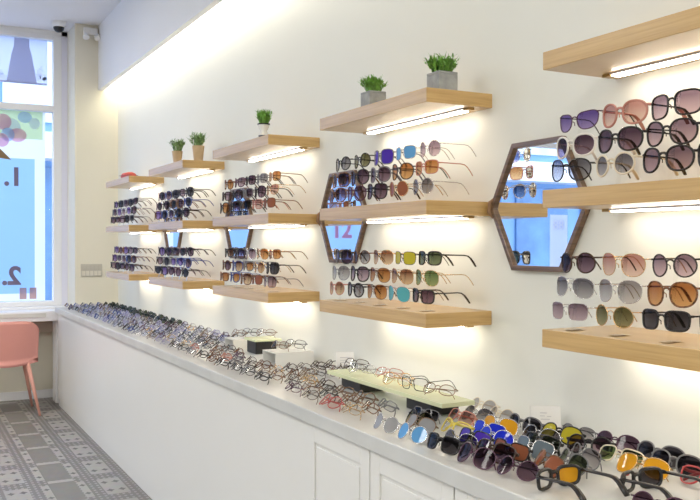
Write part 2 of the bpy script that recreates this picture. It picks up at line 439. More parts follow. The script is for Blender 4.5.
# ------------------------------------------------------------------ glasses
PI = math.pi
def outline(shape):
    """lens outline centred on (0,0), +x towards the temple; returns (x,z) points"""
    n = 26; P = []; G = .94
    par = {'round': (.0255, .0250, 2.0), 'oversized': (.0295, .0270, 2.3), 'big_square': (.0295, .0265, 3.2), 'aviator': (.0290, .0255, 2.4),
           'square': (.0270, .0215, 3.4), 'cat_eye': (.0285, .0220, 2.5), 'narrow': (.0265, .0165, 3.6), 'oval': (.0262, .0190, 2.2)}[shape]
    a, b, e = par[0] * G, par[1] * G, par[2]
    for i in range(n):
        t = 2 * PI * i / n; c, s = math.cos(t), math.sin(t)
        x = a * math.copysign(abs(c) ** (2 / e), c); z = b * math.copysign(abs(s) ** (2 / e), s)
        if shape == 'aviator': x += (.0045 * -z / b) * 1.0 if z < 0 else 0; x *= (1 + .10 * z / b); z += .002
        if shape == 'cat_eye': z += .006 * max(0, x / a) * (1 if z > 0 else .3); x *= (1 + .12 * z / b)
        if shape in ('square', 'oversized', 'big_square'): x *= (1 + .07 * z / b)
        P.append((x, z))
    return P
HW = {'round': .0255, 'oversized': .0295, 'big_square': .0295, 'aviator': .029, 'square': .027, 'cat_eye': .0285, 'narrow': .0265, 'oval': .0262}
HB = {'round': .025, 'oversized': .027, 'big_square': .0265, 'aviator': .0255, 'square': .0215, 'cat_eye': .022, 'narrow': .0165, 'oval': .019}
for _k in HW: HW[_k] *= .94; HB[_k] *= .94
WRAP = 4.0
CACHE = {}
M_dummy = pbr('frame_default', (0.02, 0.02, 0.02), .3)
def geo(shape, thick, fold):
    """meshes of one kind of glasses. Local axes: x across, -y the way the wearer looks, z up. thick: rim radius"""
    key = (shape, thick, fold)
    if key in CACHE: return CACHE[key]
    ol = outline(shape); hw = HW[shape]; cx = hw + .0080 + thick * .4
    def P(x, z, dy=0.0): return (x, WRAP * x * x + dy, z)
    fr = MB()
    for sg in (1, -1):
        pts = [P(sg * (cx + x), z) for x, z in ol]
        if sg < 0: pts = pts[::-1]
        fr.tube(pts, thick, 6, closed=True, flat=(.85, 1.0) if thick > .0015 else None)
    zb = HB[shape] * .35
    inn = cx - hw
    fr.tube([P(-inn - .001, zb), P(-inn * .4, zb + .004), P(inn * .4, zb + .004), P(inn + .001, zb)], max(thick, .0012), 6)
    if shape == 'aviator': fr.tube([P(-inn - .006, zb + .013), P(0, zb + .0145), P(inn + .006, zb + .013)], .0010, 5)
    ex = cx + hw; hz = HB[shape] * .55
    if shape == 'cat_eye': hz = HB[shape] * .9
    hx = max(ex + .002, .0610)
    for sg in (1, -1):      # end piece to the hinge
        fr.tube([P(sg * (ex - .003), hz), (sg * hx, WRAP * ex * ex + .001, hz), (sg * (hx + .001), WRAP * ex * ex + .008, hz)], max(thick * 1.1, .0014), 6)
        # nose pad
        fr.tube([P(sg * (inn - .001), zb - .006, .002), P(sg * (inn - .003), zb - .009, .006), P(sg * (inn - .0025), zb - .016, .007)], .0012, 5)
    lens = []
    for sg in (1, -1):
        l = MB(); c = P(sg * cx, 0); l.v.append(c)
        rings = (.5, .97); k = len(ol)
        for r_ in rings:
            for x, z in ol: l.v.append(P(sg * (cx + x * r_), z * r_))
        for i in range(k):
            j = (i + 1) % k
            q = [(0, 1 + i, 1 + j), (1 + i, 1 + k + i, 1 + k + j, 1 + j)]
            for f in q: l.face(f if sg > 0 else f[::-1])
        lens.append(l)
    tm = []; tr = max(thick * .9, .0013); fl = (2.0, .8) if thick > .0022 else (1.0, 1.0)
    yh = WRAP * ex * ex + .008
    for sg in (1, -1):
        t = MB(); q = []
        if not fold:
            L_ = .128
            for u, dz in ((0, 0), (.3, 0), (.62, 0), (.74, -.002), (.83, -.009), (.92, -.021), (1.0, -.034)):
                q.append((sg * (hx + .001 - .004 * u), yh + L_ * u, hz + dz))
        else:
            yo = yh + (.002 if sg > 0 else .0075)
            Lf = hx * 2 - .004
            for u, dz in ((0, 0), (.06, 0), (.3, 0), (.65, 0), (.78, -.004), (.90, -.014), (1.0, -.026)):
                q.append((sg * (hx + .001 - Lf * u), (yh if u == 0 else yo), hz + dz))
        rr = [tr, tr, tr, tr * .95, tr * 1.0, tr * 1.1, tr * .9]
        t.tube(q, rr, 6, flat=fl); tm.append(t)
    allv = fr.v + tm[0].v + tm[1].v
    CACHE[key] = dict(frame=fr.mesh('frame', M_dummy, True), lens=[l.mesh('lens', M_dummy, True) for l in lens], temple=[t.mesh('temple', M_dummy, True) for t in tm],
                      v=allv, raw=(fr, lens, tm), bottom=-HB[shape])
    return CACHE[key]
def setmat(o, m):
    o.material_slots[0].link = 'OBJECT'; o.material_slots[0].material = m
PROTO = {}
def glasses(name, shape, thick, fold, fm, lm, tmat=None):
    key = (name, shape, thick, fold)
    g = geo(shape, thick, fold)
    if key not in PROTO:
        r = empty(name)
        kids = [('frame', g['frame']), ('lens', g['lens'][0]), ('lens', g['lens'][1]), ('temple', g['temple'][0]), ('temple', g['temple'][1])]
        for nm, me in kids:
            o = bpy.data.objects.new(nm, me); C.objects.link(o); o.parent = r
        PROTO[key] = r
    else:
        r = copy_tree(PROTO[key])
    for ch in r.children:
        setmat(ch, lm if ch.name.startswith('lens') else (tmat or fm) if ch.name.startswith('temple') else fm)
    return r
WHOLE = {}
def glasses_small(name, shape, thick, fm, lm):
    """one-mesh version for pairs only a few pixels wide"""
    key = (shape, thick)
    if key not in WHOLE:
        g = geo(shape, thick, True); fr, ls, tm = g['raw']; m = MB()
        for cur, part in [(0, fr), (1, ls[0]), (1, ls[1]), (0, tm[0]), (0, tm[1])]:
            n = len(m.v); m.v += part.v; m.cur = cur
            for f in part.f: m.face([n + i for i in f])
        WHOLE[key] = m.mesh(name, [M_dummy, M_dummy], True)
    o = bpy.data.objects.new(name, WHOLE[key]); C.objects.link(o)
    for i, mt in enumerate((fm, lm)):
        o.material_slots[i].link = 'OBJECT'; o.material_slots[i].material = mt
    return o
def rest(o, g, x, y, z, rz, tilt):
    """stand the glasses on height z: rotation Rz * Rx(tilt), lowest vertex touching"""
    c, s = math.cos(tilt), math.sin(tilt)
    mz = min(v[1] * s + v[2] * c for v in g['v'])
    o.rotation_euler = (tilt, 0, rz); o.location = (x, y, z - mz + .0003)

FRM = {
 'black': pbr('frame_black', (0.012, 0.011, 0.013), .22), 'dark brown': pbr('frame_dark_brown', (0.05, 0.025, 0.016), .25, noise=.4, nscale=120),
 'tortoiseshell': pbr('frame_tortoise', (0.16, 0.07, 0.03), .25, noise=.75, nscale=130), 'gold': pbr('frame_gold', (0.62, 0.44, 0.22), .25, 1.0),
 'silver': pbr('frame_silver', (0.55, 0.55, 0.56), .25, 1.0), 'white': pbr('frame_white', (0.80, 0.77, 0.72), .3), 'cream': pbr('frame_cream', (0.72, 0.64, 0.50), .3),
 'rosy': pbr('frame_rosy', (0.50, 0.22, 0.17), .25), 'red': pbr('frame_red', (0.45, 0.05, 0.05), .3), 'grey': pbr('frame_grey', (0.16, 0.16, 0.17), .3),
 'plum': pbr('frame_plum', (0.09, 0.035, 0.07), .25), 'blue': pbr('frame_blue', (0.05, 0.08, 0.28), .25), 'yellow': pbr('frame_yellow', (0.70, 0.58, 0.08), .3),
 'bronze': pbr('frame_bronze', (0.20, 0.12, 0.07), .3, .8), 'pale blue': pbr('frame_pale_blue', (0.25, 0.40, 0.62), .3), 'lavender': pbr('frame_lavender', (0.30, 0.28, 0.45), .3)}
def lens_mat(name):
    T = {'mauve': ((.22, .15, .20), (.62, .47, .52)), 'violet': ((.16, .10, .38), (.45, .34, .68)), 'rose': ((.50, .26, .24), (.82, .62, .54)), 'grey': ((.17, .16, .19), (.50, .48, .50)),
         'dark grey': ((.045, .042, .055), (.10, .095, .11)), 'dark green': ((.07, .09, .05), (.20, .24, .14)), 'green': ((.12, .19, .08), (.34, .42, .20)), 'brown': ((.22, .10, .06), (.78, .58, .38)),
         'amber': ((.40, .16, .05), (.72, .42, .18)), 'plum': ((.08, .045, .075), (.30, .20, .26)), 'smoky': ((.30, .28, .30), (.66, .64, .66)), 'olive': ((.13, .12, .05), (.35, .32, .18)),
         'pale grey': ((.48, .47, .50), (.74, .73, .74)), 'clear': ((.90, .90, .91), (.93, .93, .93)), 'yellow': ((.55, .48, .05), (.78, .70, .12))}
    if name in T:
        a, b = T[name]
        return clear_mat('lens_' + name.replace(' ', '_'), a, .16 if name != 'clear' else .18, .02, tint2=b, zlo=-.022, zhi=.014)
    K = {'mirrored blue': ((.015, .03, .55), .85), 'mirrored violet': ((.07, .03, .38), .85), 'pale blue': ((.12, .34, .66), .75), 'mirrored teal': ((.10, .40, .45), .8), 'orange': ((.75, .36, .02), .75), 'copper': ((.30, .10, .05), .8),
         'yellow-green': ((.48, .42, .03), .75), 'slate': ((.15, .19, .22), .8), 'mirrored silver': ((.30, .30, .31), .8)}
    c, bd = K[name]
    return clear_mat('lens_' + name.replace(' ', '_').replace('-', '_'), c, .22, .06, body=bd, bodycol=c)

ROWZ = {'bottom': .052, 'middle': .111, 'top': .173}
ROWX = {'bottom': 1.470, 'middle': 1.483, 'top': 1.496}
ORD5 = ['nearest', 'second', 'third', 'fourth', 'farthest']
STY = {
 ('E', 'upper'): {'top': {4: ('cat_eye', .0016, 'plum', 'violet', 'black'), 3: ('oversized', .0030, 'rosy', 'rose'), 2: ('big_square', .0026, 'black', 'mauve'), 1: ('oversized', .0026, 'black', 'mauve')},
                  'middle': {4: ('oversized', .0030, 'white', 'plum'), 3: ('oversized', .0028, 'black', 'plum'), 2: ('oversized', .0026, 'black', 'mauve'), 1: ('big_square', .0026, 'dark brown', 'brown')},
                  'bottom': {4: ('oversized', .0022, 'black', 'grey'), 3: ('round', .0028, 'cream', 'grey'), 2: ('oversized', .0028, 'black', 'mauve'), 1: ('big_square', .0026, 'black', 'grey')}},
 ('E', 'lower'): {'top': {4: ('round', .0022, 'dark brown', 'plum'), 3: ('oversized', .0010, 'gold', 'rose'), 2: ('round', .0020, 'black', 'mauve'), 1: ('round', .0020, 'tortoiseshell', 'amber')},
                  'middle': {4: ('aviator', .0010, 'silver', 'grey'), 3: ('oversized', .0010, 'silver', 'smoky'), 2: ('oversized', .0024, 'tortoiseshell', 'amber'), 1: ('oversized', .0022, 'dark brown', 'brown')},
                  'bottom': {4: ('square', .0008, 'silver', 'mauve'), 3: ('round', .0012, 'gold', 'olive'), 2: ('square', .0026, 'black', 'dark grey'), 1: ('square', .0026, 'black', 'dark green')}},
 ('D', 'lower'): {'top': {0: ('square', .0028, 'black', 'dark green'), 1: ('square', .0012, 'black', 'yellow-green'), 2: ('aviator', .0010, 'gold', 'brown'), 3: ('round', .0016, 'tortoiseshell', 'grey'), 4: ('oversized', .0026, 'black', 'plum')},
                  'middle': {0: ('aviator', .0010, 'gold', 'green'), 1: ('aviator', .0011, 'gold', 'brown'), 2: ('aviator', .0012, 'bronze', 'amber'), 3: ('oversized', .0028, 'black', 'mauve'), 4: ('oversized', .0014, 'grey', 'smoky')},
                  'bottom': {0: ('square', .0028, 'black', 'plum'), 1: ('aviator', .0012, 'silver', 'mirrored teal'), 2: ('aviator', .0012, 'bronze', 'amber'), 3: ('round', .0030, 'black', 'grey'), 4: ('round', .0014, 'rosy', 'brown')}},
 ('D', 'upper'): {'top': {0: ('round', .0012, 'silver', 'mauve'), 1: ('square', .0014, 'silver', 'pale blue'), 2: ('big_square', .0022, 'grey', 'mirrored violet'), 3: ('round', .0022, 'black', 'olive'), 4: ('round', .0024, 'black', 'grey')},
                  'middle': {0: ('square', .0018, 'rosy', 'amber'), 1: ('oversized', .0020, 'black', 'amber'), 2: ('oversized', .0026, 'grey', 'plum'), 3: ('oversized', .0026, 'black', 'plum'), 4: ('big_square', .0026, 'tortoiseshell', 'plum')},
                  'bottom': {0: ('round', .0014, 'silver', 'grey'), 1: ('round', .0016, 'gold', 'copper'), 2: ('big_square', .0026, 'black', 'plum'), 3: ('oversized', .0024, 'plum', 'mauve'), 4: ('oversized', .0024, 'tortoiseshell', 'mauve')}},
}
NICE = {'oversized': 'oversized', 'round': 'round', 'big_square': 'large-square', 'aviator': 'teardrop', 'square': 'square', 'cat_eye': 'cat-eye', 'narrow': 'narrow', 'oval': 'oval'}
far_f = ['black', 'black', 'black', 'tortoiseshell', 'grey', 'dark brown', 'plum', 'silver', 'blue']
far_l = ['plum', 'dark grey', 'plum', 'mauve', 'grey', 'mauve', 'amber', 'brown', 'dark green']
far_s = ['round', 'oversized', 'square', 'oversized', 'cat_eye', 'big_square', 'aviator']
STY[('C', 'lower')] = {'top': {0: ('square', .0018, 'bronze', 'amber'), 1: ('aviator', .0014, 'gold', 'amber')}, 'middle': {0: ('big_square', .0028, 'black', 'dark grey'), 1: ('round', .0014, 'gold', 'brown')}, 'bottom': {0: ('big_square', .0018, 'grey', 'mauve'), 1: ('square', .002, 'tortoiseshell', 'copper')}}
STY[('C', 'upper')] = {'top': {0: ('square', .0018, 'bronze', 'amber'), 1: ('square', .0024, 'grey', 'grey')}, 'middle': {0: ('cat_eye', .0016, 'gold', 'rose'), 1: ('oversized', .0026, 'black', 'plum')}, 'bottom': {0: ('square', .002, 'tortoiseshell', 'copper'), 1: ('square', .002, 'rosy', 'rose')}}
def make_rack():
    t = empty('acrylic_rack')
    B(.005, .055, -.014, .014, 0, .003).build('base', M_acryl, t)
    m = MB(); m.prism([(.0215, .003), (.0245, .003), (.0525, .200), (.0495, .200)], 'y', -.005, .005); m.build('post', M_acryl, t)
    for rw in ('bottom', 'middle', 'top'):
        dx = ROWX[rw] - ROWX['bottom']; z = ROWZ[rw]
        xr = .0215 + (z - .003) * .1421
        B(dx + .0022, xr + .002, -.003, .003, z + .0042, z + .0062).build('nose_rest', M_acryl, t)
    return t
rack0 = None
for (b, lv) in [(b, lv) for b in 'EDCBA' for lv in ('upper', 'lower')]:
    zt = TOPZ[lv]
    for k in range(5):
        if b == 'E' and k == 0: continue
        yc = Y0[b] + .075 + k * .1505 + (.018 if b == 'E' else 0)
        rk = make_rack() if rack0 is None else copy_tree(rack0)
        if rack0 is None: rack0 = rk
        rk.location = (ROWX['bottom'], yc, zt)
        tag(rk, 'clear acrylic three-tier glasses stand, %s from near end, %s shelf, %s bay' % (ORD5[k], {'upper': 'middle', 'lower': 'lowest'}[lv], BAY[b]), 'stand', 'clear acrylic glasses stands')
        for row in ('bottom', 'middle', 'top'):
            st = STY.get((b, lv), {}).get(row, {}).get(k)
            if st is None: st = (rnd.choice(far_s), rnd.choice([.0026, .0030]), rnd.choice(far_f), rnd.choice(far_l if b in 'CD' else ['plum', 'dark grey', 'dark grey', 'plum', 'violet', 'mauve']))
            shape, th, fc, lc = st[:4]
            g = glasses('sunglasses', shape, th, False, FRM[fc], lens_mat(lc), FRM[st[4]] if len(st) > 4 else None)
            zc = zt + ROWZ[row]
            g.rotation_euler = (R(rnd.uniform(-1.5, 1.5)), R(rnd.uniform(-1.5, 1.5)), -PI / 2 + R(rnd.uniform(-1.2, 1.2)))
            # the bridge of every pair sits on its nose rest
            zb = (HB[shape] * .35 + .004) * 1.05; g.scale = (1.05, 1.0, 1.05)
            g.location = (ROWX[row], yc + rnd.uniform(-.0015, .0015), zc + .0062 + .0030 - zb + max(th, .0012) - .002)
            tag(g, '%s %s sunglasses, %s lenses, %s in %s row, %s shelf, %s bay' % (fc, NICE[shape], lc, ORD5[k], row, {'upper': 'middle', 'lower': 'lowest'}[lv], BAY[b]), 'sunglasses', 'sunglasses on the lit wall shelves')

# ------------------------------------------------------------------ sunglasses pile on the near counter
PILE = [(1.338,2.093,'olive',5),(1.328,1.810,'violet',5),(1.392,2.142,'flatdark',5),(1.383,1.794,'blue',5),(1.430,1.882,'violetblue',5),(1.366,1.953,'yellowf',0),(1.456,2.048,'redbrown',0),(1.519,2.053,'grey',5),(1.625,2.165,'clear',5),(1.583,2.022,'clear',0),(1.488,1.908,'orange',10),(1.552,1.881,'darkgrey',5),(1.222,1.801,'dark',5),(1.222,2.087,'greymirror',5),(1.287,2.013,'greybrown',5),(1.222,1.944,'bluelens',10),(1.222,1.661,'plum',5),(1.279,1.664,'darkbrown',5),(1.335,1.669,'copper',5),(1.394,1.654,'slate',5),(1.448,1.685,'darkgreen',5),(1.562,1.738,'yellow',12),(1.237,1.519,'mauve',12),(1.324,1.522,'tort',-14),(1.382,1.507,'greygreen',-16),(1.452,1.539,'greyclear',-14),(1.546,1.609,'plumround',28),(1.625,1.739,'greyflat',5),(1.525,1.488,'pale',10),(1.591,1.381,'darkgrey',10),(1.625,1.599,'plum',10),(1.498,1.395,'orangeyellow',15),(1.553,1.263,'red',10),(1.305,1.169,'mauve',20),(1.275,1.804,'grey',5),(1.498,1.748,'grey',5),(1.625,1.459,'darkgrey',10),(1.531,1.117,'amber',10)]
PS = {'olive': ('round', .0022, 'black', 'olive'), 'violet': ('square', .0024, 'black', 'mirrored violet'), 'grey': ('oversized', .0012, 'silver', 'grey'), 'greyrim': ('oversized', .0022, 'silver', 'dark grey'),
      'dark': ('square', .0028, 'black', 'dark grey'), 'blue': ('oversized', .0014, 'silver', 'mirrored blue'), 'violetblue': ('square', .0014, 'silver', 'mirrored blue'), 'yellowf': ('cat_eye', .0024, 'yellow', 'clear'),
      'redbrown': ('square', .0022, 'rosy', 'rose'), 'clear': ('round', .0018, 'cream', 'pale grey'), 'orange': ('aviator', .0014, 'silver', 'orange'), 'darkgrey': ('oversized', .0024, 'grey', 'dark grey'),
      'plum': ('oversized', .0018, 'plum', 'plum'), 'darkbrown': ('big_square', .0028, 'dark brown', 'plum'), 'copper': ('square', .0024, 'black', 'copper'), 'mauve': ('round', .0014, 'plum', 'plum'),
      'slate': ('big_square', .0014, 'silver', 'slate'), 'darkgreen': ('square', .0026, 'black', 'dark green'), 'paleolive': ('aviator', .0012, 'bronze', 'olive'), 'yellow': ('oversized', .0024, 'black', 'yellow-green'),
      'tort': ('aviator', .0022, 'tortoiseshell', 'copper'), 'greygreen': ('aviator', .0018, 'grey', 'dark green'), 'greyclear': ('aviator', .0016, 'grey', 'smoky'), 'plumround': ('round', .0028, 'black', 'mauve'),
      'greyflat': ('oval', .0016, 'grey', 'smoky'), 'pale': ('square', .0020, 'cream', 'green'), 'orangeyellow': ('aviator', .0016, 'gold', 'orange'), 'red': ('cat_eye', .0024, 'red', 'smoky'),
      'lightblue': ('oval', .0018, 'pale blue', 'pale grey'), 'bluelens': ('round', .0014, 'silver', 'pale blue'), 'greymirror': ('round', .0014, 'silver', 'mirrored silver'), 'greybrown': ('aviator', .0014, 'bronze', 'mirrored silver'),
      'flatdark': ('narrow', .0018, 'grey', 'dark grey'), 'amber': ('aviator', .0016, 'gold', 'amber')}
used = {}
order = sorted(range(len(PILE)), key=lambda i: -PILE[i][1])
ORDS = ['first', 'second', 'third', 'fourth', 'fifth', 'sixth', 'seventh', 'eighth', 'ninth', 'tenth', 'eleventh', 'twelfth', 'thirteenth', 'fourteenth', 'fifteenth', 'sixteenth', 'seventeenth', 'eighteenth', 'nineteenth', 'twentieth']
def ordn(n):
    if n <= 20: return ORDS[n - 1]
    t = {2: 'twenty', 3: 'thirty', 4: 'forty'}[n // 10]
    return t + '-' + ORDS[n % 10 - 1] if n % 10 else {30: 'thirtieth', 40: 'fortieth'}[n]
for i in order:
    x, y, nm, yw = PILE[i]; shape, th, fc, lc = PS[nm]
    g = glasses('sunglasses', shape, th, True, FRM[fc], lens_mat(lc))
    rest(g, geo(shape, th, True), x, y, CT, -PI / 2 + R(yw + rnd.uniform(-2, 2)), R(-rnd.uniform(20, 40)))
    n = used[nm] = used.get(nm, 0) + 1
    tot = sum(1 for q in PILE if q[2] == nm)
    pos = 'near counter edge' if x < 1.32 else 'against wall' if x > 1.53 else 'mid-counter'
    lab = '%s %s sunglasses, %s lenses, folded %s' % (fc, NICE[shape], lc, pos)
    if tot > 1: lab += ', %s such from window' % ordn(n)
    tag(g, lab, 'sunglasses', 'folded sunglasses on the near counter')
# goggles lying with thick arms towards the viewer
for x, y, rz, fc, lc, lab in ((1.275, 1.430, 182, 'black', 'orange', 'thick black sunglasses, orange lenses, arms open, on near counter edge'),
                              (1.420, 1.330, 182, 'black', 'dark grey', 'thick black sunglasses, dark lenses, arms open towards the viewer, mid-counter')):
    g = glasses('sunglasses', 'square', .0046, False, FRM[fc], lens_mat(lc))
    rest(g, geo('square', .0046, False), x, y, CT, R(rz), R(4)); tag(g, lab, 'sunglasses', 'folded sunglasses on the near counter')

# ------------------------------------------------------------------ eyeglasses in rows on the counter
M_clear = lens_mat('clear')
M_bluish = clear_mat('lens_bluish', (.78, .80, .92), .2, .03)  # window's blue reflection put into the tint of the far lenses
M_rosy = clear_mat('lens_pale_rose', (.86, .70, .68), .3, .03)
ey_f = ['black', 'black', 'dark brown', 'dark brown', 'bronze', 'gold', 'black', 'tortoiseshell', 'tortoiseshell', 'grey', 'plum', 'bronze', 'rosy', 'dark brown']
ey_far = ['black', 'grey', 'black', 'lavender', 'plum', 'blue', 'lavender', 'silver', 'grey', 'dark brown', 'bronze', 'gold', 'plum']
ey_s = ['oval', 'narrow', 'square', 'oval', 'round', 'narrow']
col = 0
y = 2.30
count = 0
while y < 7.42:
    col += 1; r_ = 0
    for j in range(7):
        x = 1.228 + j * .0625
        if 2.05 < y < 3.02 and x > 1.385: continue
        if 3.30 < y < 3.68 and x > 1.40: continue
        if 3.72 <= y < 4.30 and x > 1.43: continue
        if y < 3.1 and rnd.random() < .06: continue
        if 3.1 < y < 4 and rnd.random() < .05: continue
        r_ += 1
        shape = rnd.choice(ey_s); th = rnd.choice([.0012, .0018, .0022])
        fc = rnd.choice(ey_f if y < 4.3 else ey_far)
        if col == 2 and j == 0: fc = 'red'
        lm = M_clear if y < 4.3 or rnd.random() < .35 else M_bluish
        if fc in ('rosy', 'red'): lm = M_rosy
        if y > 5.4 and j >= 5: fc = 'black'; lm = lens_mat('dark green')
        yy = y + rnd.uniform(-.006, .006) + (j % 2) * .0
        tilt = R(-rnd.uniform(42, 54)) if y < 5.5 else R(-rnd.uniform(25, 40))
        rz = -PI / 2 + R(rnd.uniform(-9, 5))
        gg = geo(shape, th, True)
        if y < 4.4: o = glasses('eyeglasses', shape, th, True, FRM[fc], lm)
        else: o = glasses_small('eyeglasses', shape, th, FRM[fc], lm)
        rest(o, gg, x + rnd.uniform(-.004, .004), yy, CT, rz, tilt)
        tag(o, '%s-rimmed %s eyeglasses folded on counter, %s from edge, %s column beyond the sunglasses' % (fc.replace(' ', '-'), NICE[shape], ordn(r_), ordn(col)), 'eyeglasses', 'folded eyeglasses in rows on the counter')
        count += 1
    y += .148

# ------------------------------------------------------------------ risers on the counter
gp = empty('glass_riser', (1.525, 2.515, CT)); tag(gp, 'long green-edged glass riser on black blocks with eyeglasses on top', 'riser', 'display risers on the counter')
B(-.075, .048, -.39, .39, .039, .053).build('glass_plate', M_greenglass, gp, bevel=.0015)
for yb in (-.235, .225): B(-.060, .045, yb - .075, yb + .075, 0, .039).build('block', M_blackp, gp, bevel=.004)
gp2 = empty('glass_riser', (1.585, 3.90, CT)); tag(gp2, 'small green-topped riser on one black block, between the white risers', 'riser', 'display risers on the counter')
B(-.065, .075, -.075, .075, .062, .072).build('glass_plate', M_greenglass, gp2, bevel=.001)
B(-.055, .055, -.060, .060, 0, .062).build('block', M_blackp, gp2, bevel=.004)
def white_riser(x0, x1, y0, y1, h, lab):
    t = empty('acrylic_riser', ((x0 + x1) / 2, (y0 + y1) / 2, CT)); tag(t, lab, 'riser', 'display risers on the counter')
    hx, hy = (x1 - x0) / 2, (y1 - y0) / 2
    m = MB(); m.box(-hx, hx, -hy, hy, h - .004, h); m.box(-hx, hx, -hy, -hy + .004, 0, h - .004); m.box(-hx, hx, hy - .004, hy, 0, h - .004)
    m.build('folded_sheet', M_acrylbox, t)
white_riser(1.455, 1.640, 3.42, 3.57, .058, 'white frosted acrylic riser, the nearer of two, behind the green glass')
white_riser(1.495, 1.650, 4.06, 4.19, .052, 'white frosted acrylic riser, the farther of two, on the counter')
TOPS = []
for i in range(6): TOPS.append((1.49 + (i % 2) * .04, 2.21 + i * .125, CT + .053, 'open' if i == 1 else 'fold', 'green glass riser', i))
for i in range(2): TOPS.append((1.50 + i * .075, 3.495, CT + .058, 'fold', 'nearer white riser', i))
for i in range(2): TOPS.append((1.54 + i * .07, 4.125, CT + .052, 'fold', 'farther white riser', i))
TOPS.append((1.60, 3.90, CT + .072, 'fold', 'small green-topped riser', 0))
TF = ['bronze', 'black', 'gold', 'rosy', 'silver', 'dark brown', 'black']
for x, y, z, md, where, i in TOPS:
    fc = TF[i]; shape = ['oval', 'square', 'round', 'narrow'][i % 4]; fold = md == 'fold'
    o = glasses('eyeglasses', shape, .0014, fold, FRM[fc], M_clear)
    if fold: rest(o, geo(shape, .0014, True), x, y, z, -PI / 2 + R(22 + rnd.uniform(-8, 8)), R(-35))
    else: rest(o, geo(shape, .0014, False), x - .055, y, z, -PI / 2 + R(12), R(-2))
    tag(o, '%s-rimmed %s eyeglasses %s on the %s%s' % (fc.replace(' ', '-'), NICE[shape], 'folded' if fold else 'open', where, ', %s from near end' % ordn(i + 1) if where != 'small green-topped riser' else ''), 'eyeglasses', 'eyeglasses on the risers')

# paper cards
def card(x, y, w_, h_, rz, lab, lines):
    t = empty('price_card', (x, y, CT), rz); tag(t, lab, 'card', 'white paper cards on the counter')
    m = MB(); m.prism([(0, 0), (.0012, 0), (.018, h_), (.0168, h_)], 'x', -w_ / 2, w_ / 2); m.prism([(.034, 0), (.0352, 0), (.018, h_), (.0168, h_)], 'x', -w_ / 2, w_ / 2)
    m.build('folded_card', M_card, t)
    k = MB()
    for (a, b_, c, d) in lines:      # faint writing strokes on the tilted face
        f = lambda zz: .0168 * zz / h_ - .0006
        n = len(k.v); k.v += [(a, f(c), c), (b_, f(c), c), (b_, f(d), d), (a, f(d), d)]; k.face((n, n + 1, n + 2, n + 3))
    k.build('writing', M_ink, t)
card(1.628, 1.862, .085, .072, R(-35), 'white folded card standing against the wall behind the sunglasses', [(-.016, .004, .052, .0545), (-.016, -.002, .044, .0460), (.004, .016, .043, .0450), (-.014, .012, .035, .0370)])
card(1.640, 3.12, .075, .085, R(-30), 'small white card standing against the wall behind green glass riser', [(-.02, .02, .060, .064), (-.02, .012, .050, .053), (-.02, .016, .040, .043)])

# ------------------------------------------------------------------ plants
def leaf(m, base, az, lean, L_, wd):
    segs = 3; d = Vector((math.cos(az), math.sin(az), 0)); s_ = Vector((-math.sin(az), math.cos(az), 0)); n = len(m.v)
    p = Vector(base)
    for i in range(segs + 1):
        u = i / segs; a = lean * (.4 + .9 * u)
        if i: p = p + (d * math.sin(a) + Vector((0, 0, math.cos(a)))) * (L_ / segs)
        w_ = wd * (1 - u) ** .6 * (.6 + .8 * u) + .0003
        m.v += [tuple(p - s_ * w_), tuple(p + s_ * w_)]
    for i in range(segs): m.face((n + 2 * i, n + 2 * i + 1, n + 2 * i + 3, n + 2 * i + 2))
def plant(x, y, pot, ps, ph, nleaf, hh, spread, mat, lab, seed):
    z = TOPZ['top']; t = empty('potted_plant', (x, y, z), 0); tag(t, lab, 'plant', 'small potted plants on the top shelves')
    rr = random.Random(seed)
    if pot == 'cube':
        m = MB(); a = ps / 2
        m.box(-a, a, -a, a, 0, ph * .86)
        for q in ((-a, a, -a, -a + .006), (-a, a, a - .006, a), (-a, -a + .006, -a + .006, a - .006), (a - .006, a, -a + .006, a - .006)): m.box(q[0], q[1], q[2], q[3], ph * .86, ph)
        pt_ = m.build('pot', M_conc, t, bevel=.002)
        B(-a + .006, a - .006, -a + .006, a - .006, ph * .86, ph * .93).build('soil', M_soil, pt_); rin = a * .8
    elif pot == 'round':
        MB().lathe([(ps * .36, 0), (ps * .5, ph), (ps * .44, ph), (ps * .43, ph * .88)], 20).build('pot', M_tan, t, smooth=False); rin = ps * .36
    else:
        MB().lathe([(ps * .42, 0), (ps * .5, ph * .2), (ps * .3, ph * .5), (ps * .5, ph * .85), (ps * .56, ph)], 20).build('pot', M_acrylbox, t, smooth=True)
        MB().lathe([(ps * .505, 0), (ps * .505, ph * .16)], 20, (0, 0, .002)).build('band', M_blackp, t)
        MB().lathe([(ps * .60, 0), (ps * .60, ph * .10)], 20, (0, 0, ph)).build('rim', M_blackp, t); rin = ps * .4
    m = MB()
    for i in range(nleaf):
        a = rr.uniform(0, 2 * PI); r0 = rin * math.sqrt(rr.random())
        bx, by = r0 * math.cos(a), r0 * math.sin(a)
        lean = rr.uniform(.05, .8) * spread * (r0 / rin * .8 + .3)
        L_ = hh * rr.uniform(.6, 1.0)
        zb = ph * .9 + rr.uniform(0, hh * .15)
        leaf(m, (bx, by, zb), a + rr.uniform(-.7, .7), lean, L_, rr.uniform(.0022, .004))
        for k in range(3):
            u = rr.uniform(.3, .9)
            leaf(m, (bx + math.cos(a) * L_ * u * math.sin(lean) * .8, by + math.sin(a) * L_ * u * math.sin(lean) * .8, zb + L_ * u * math.cos(lean) * .9), rr.uniform(0, 2 * PI), rr.uniform(.5, 1.2), L_ * .35, rr.uniform(.0025, .0045))
    m.build('foliage', mat, t)
plant(1.505, 2.645, 'cube', .068, .058, 110, .062, 1.0, M_leaf, 'bushy green plant in grey concrete cube pot, farther from mirror', 1)
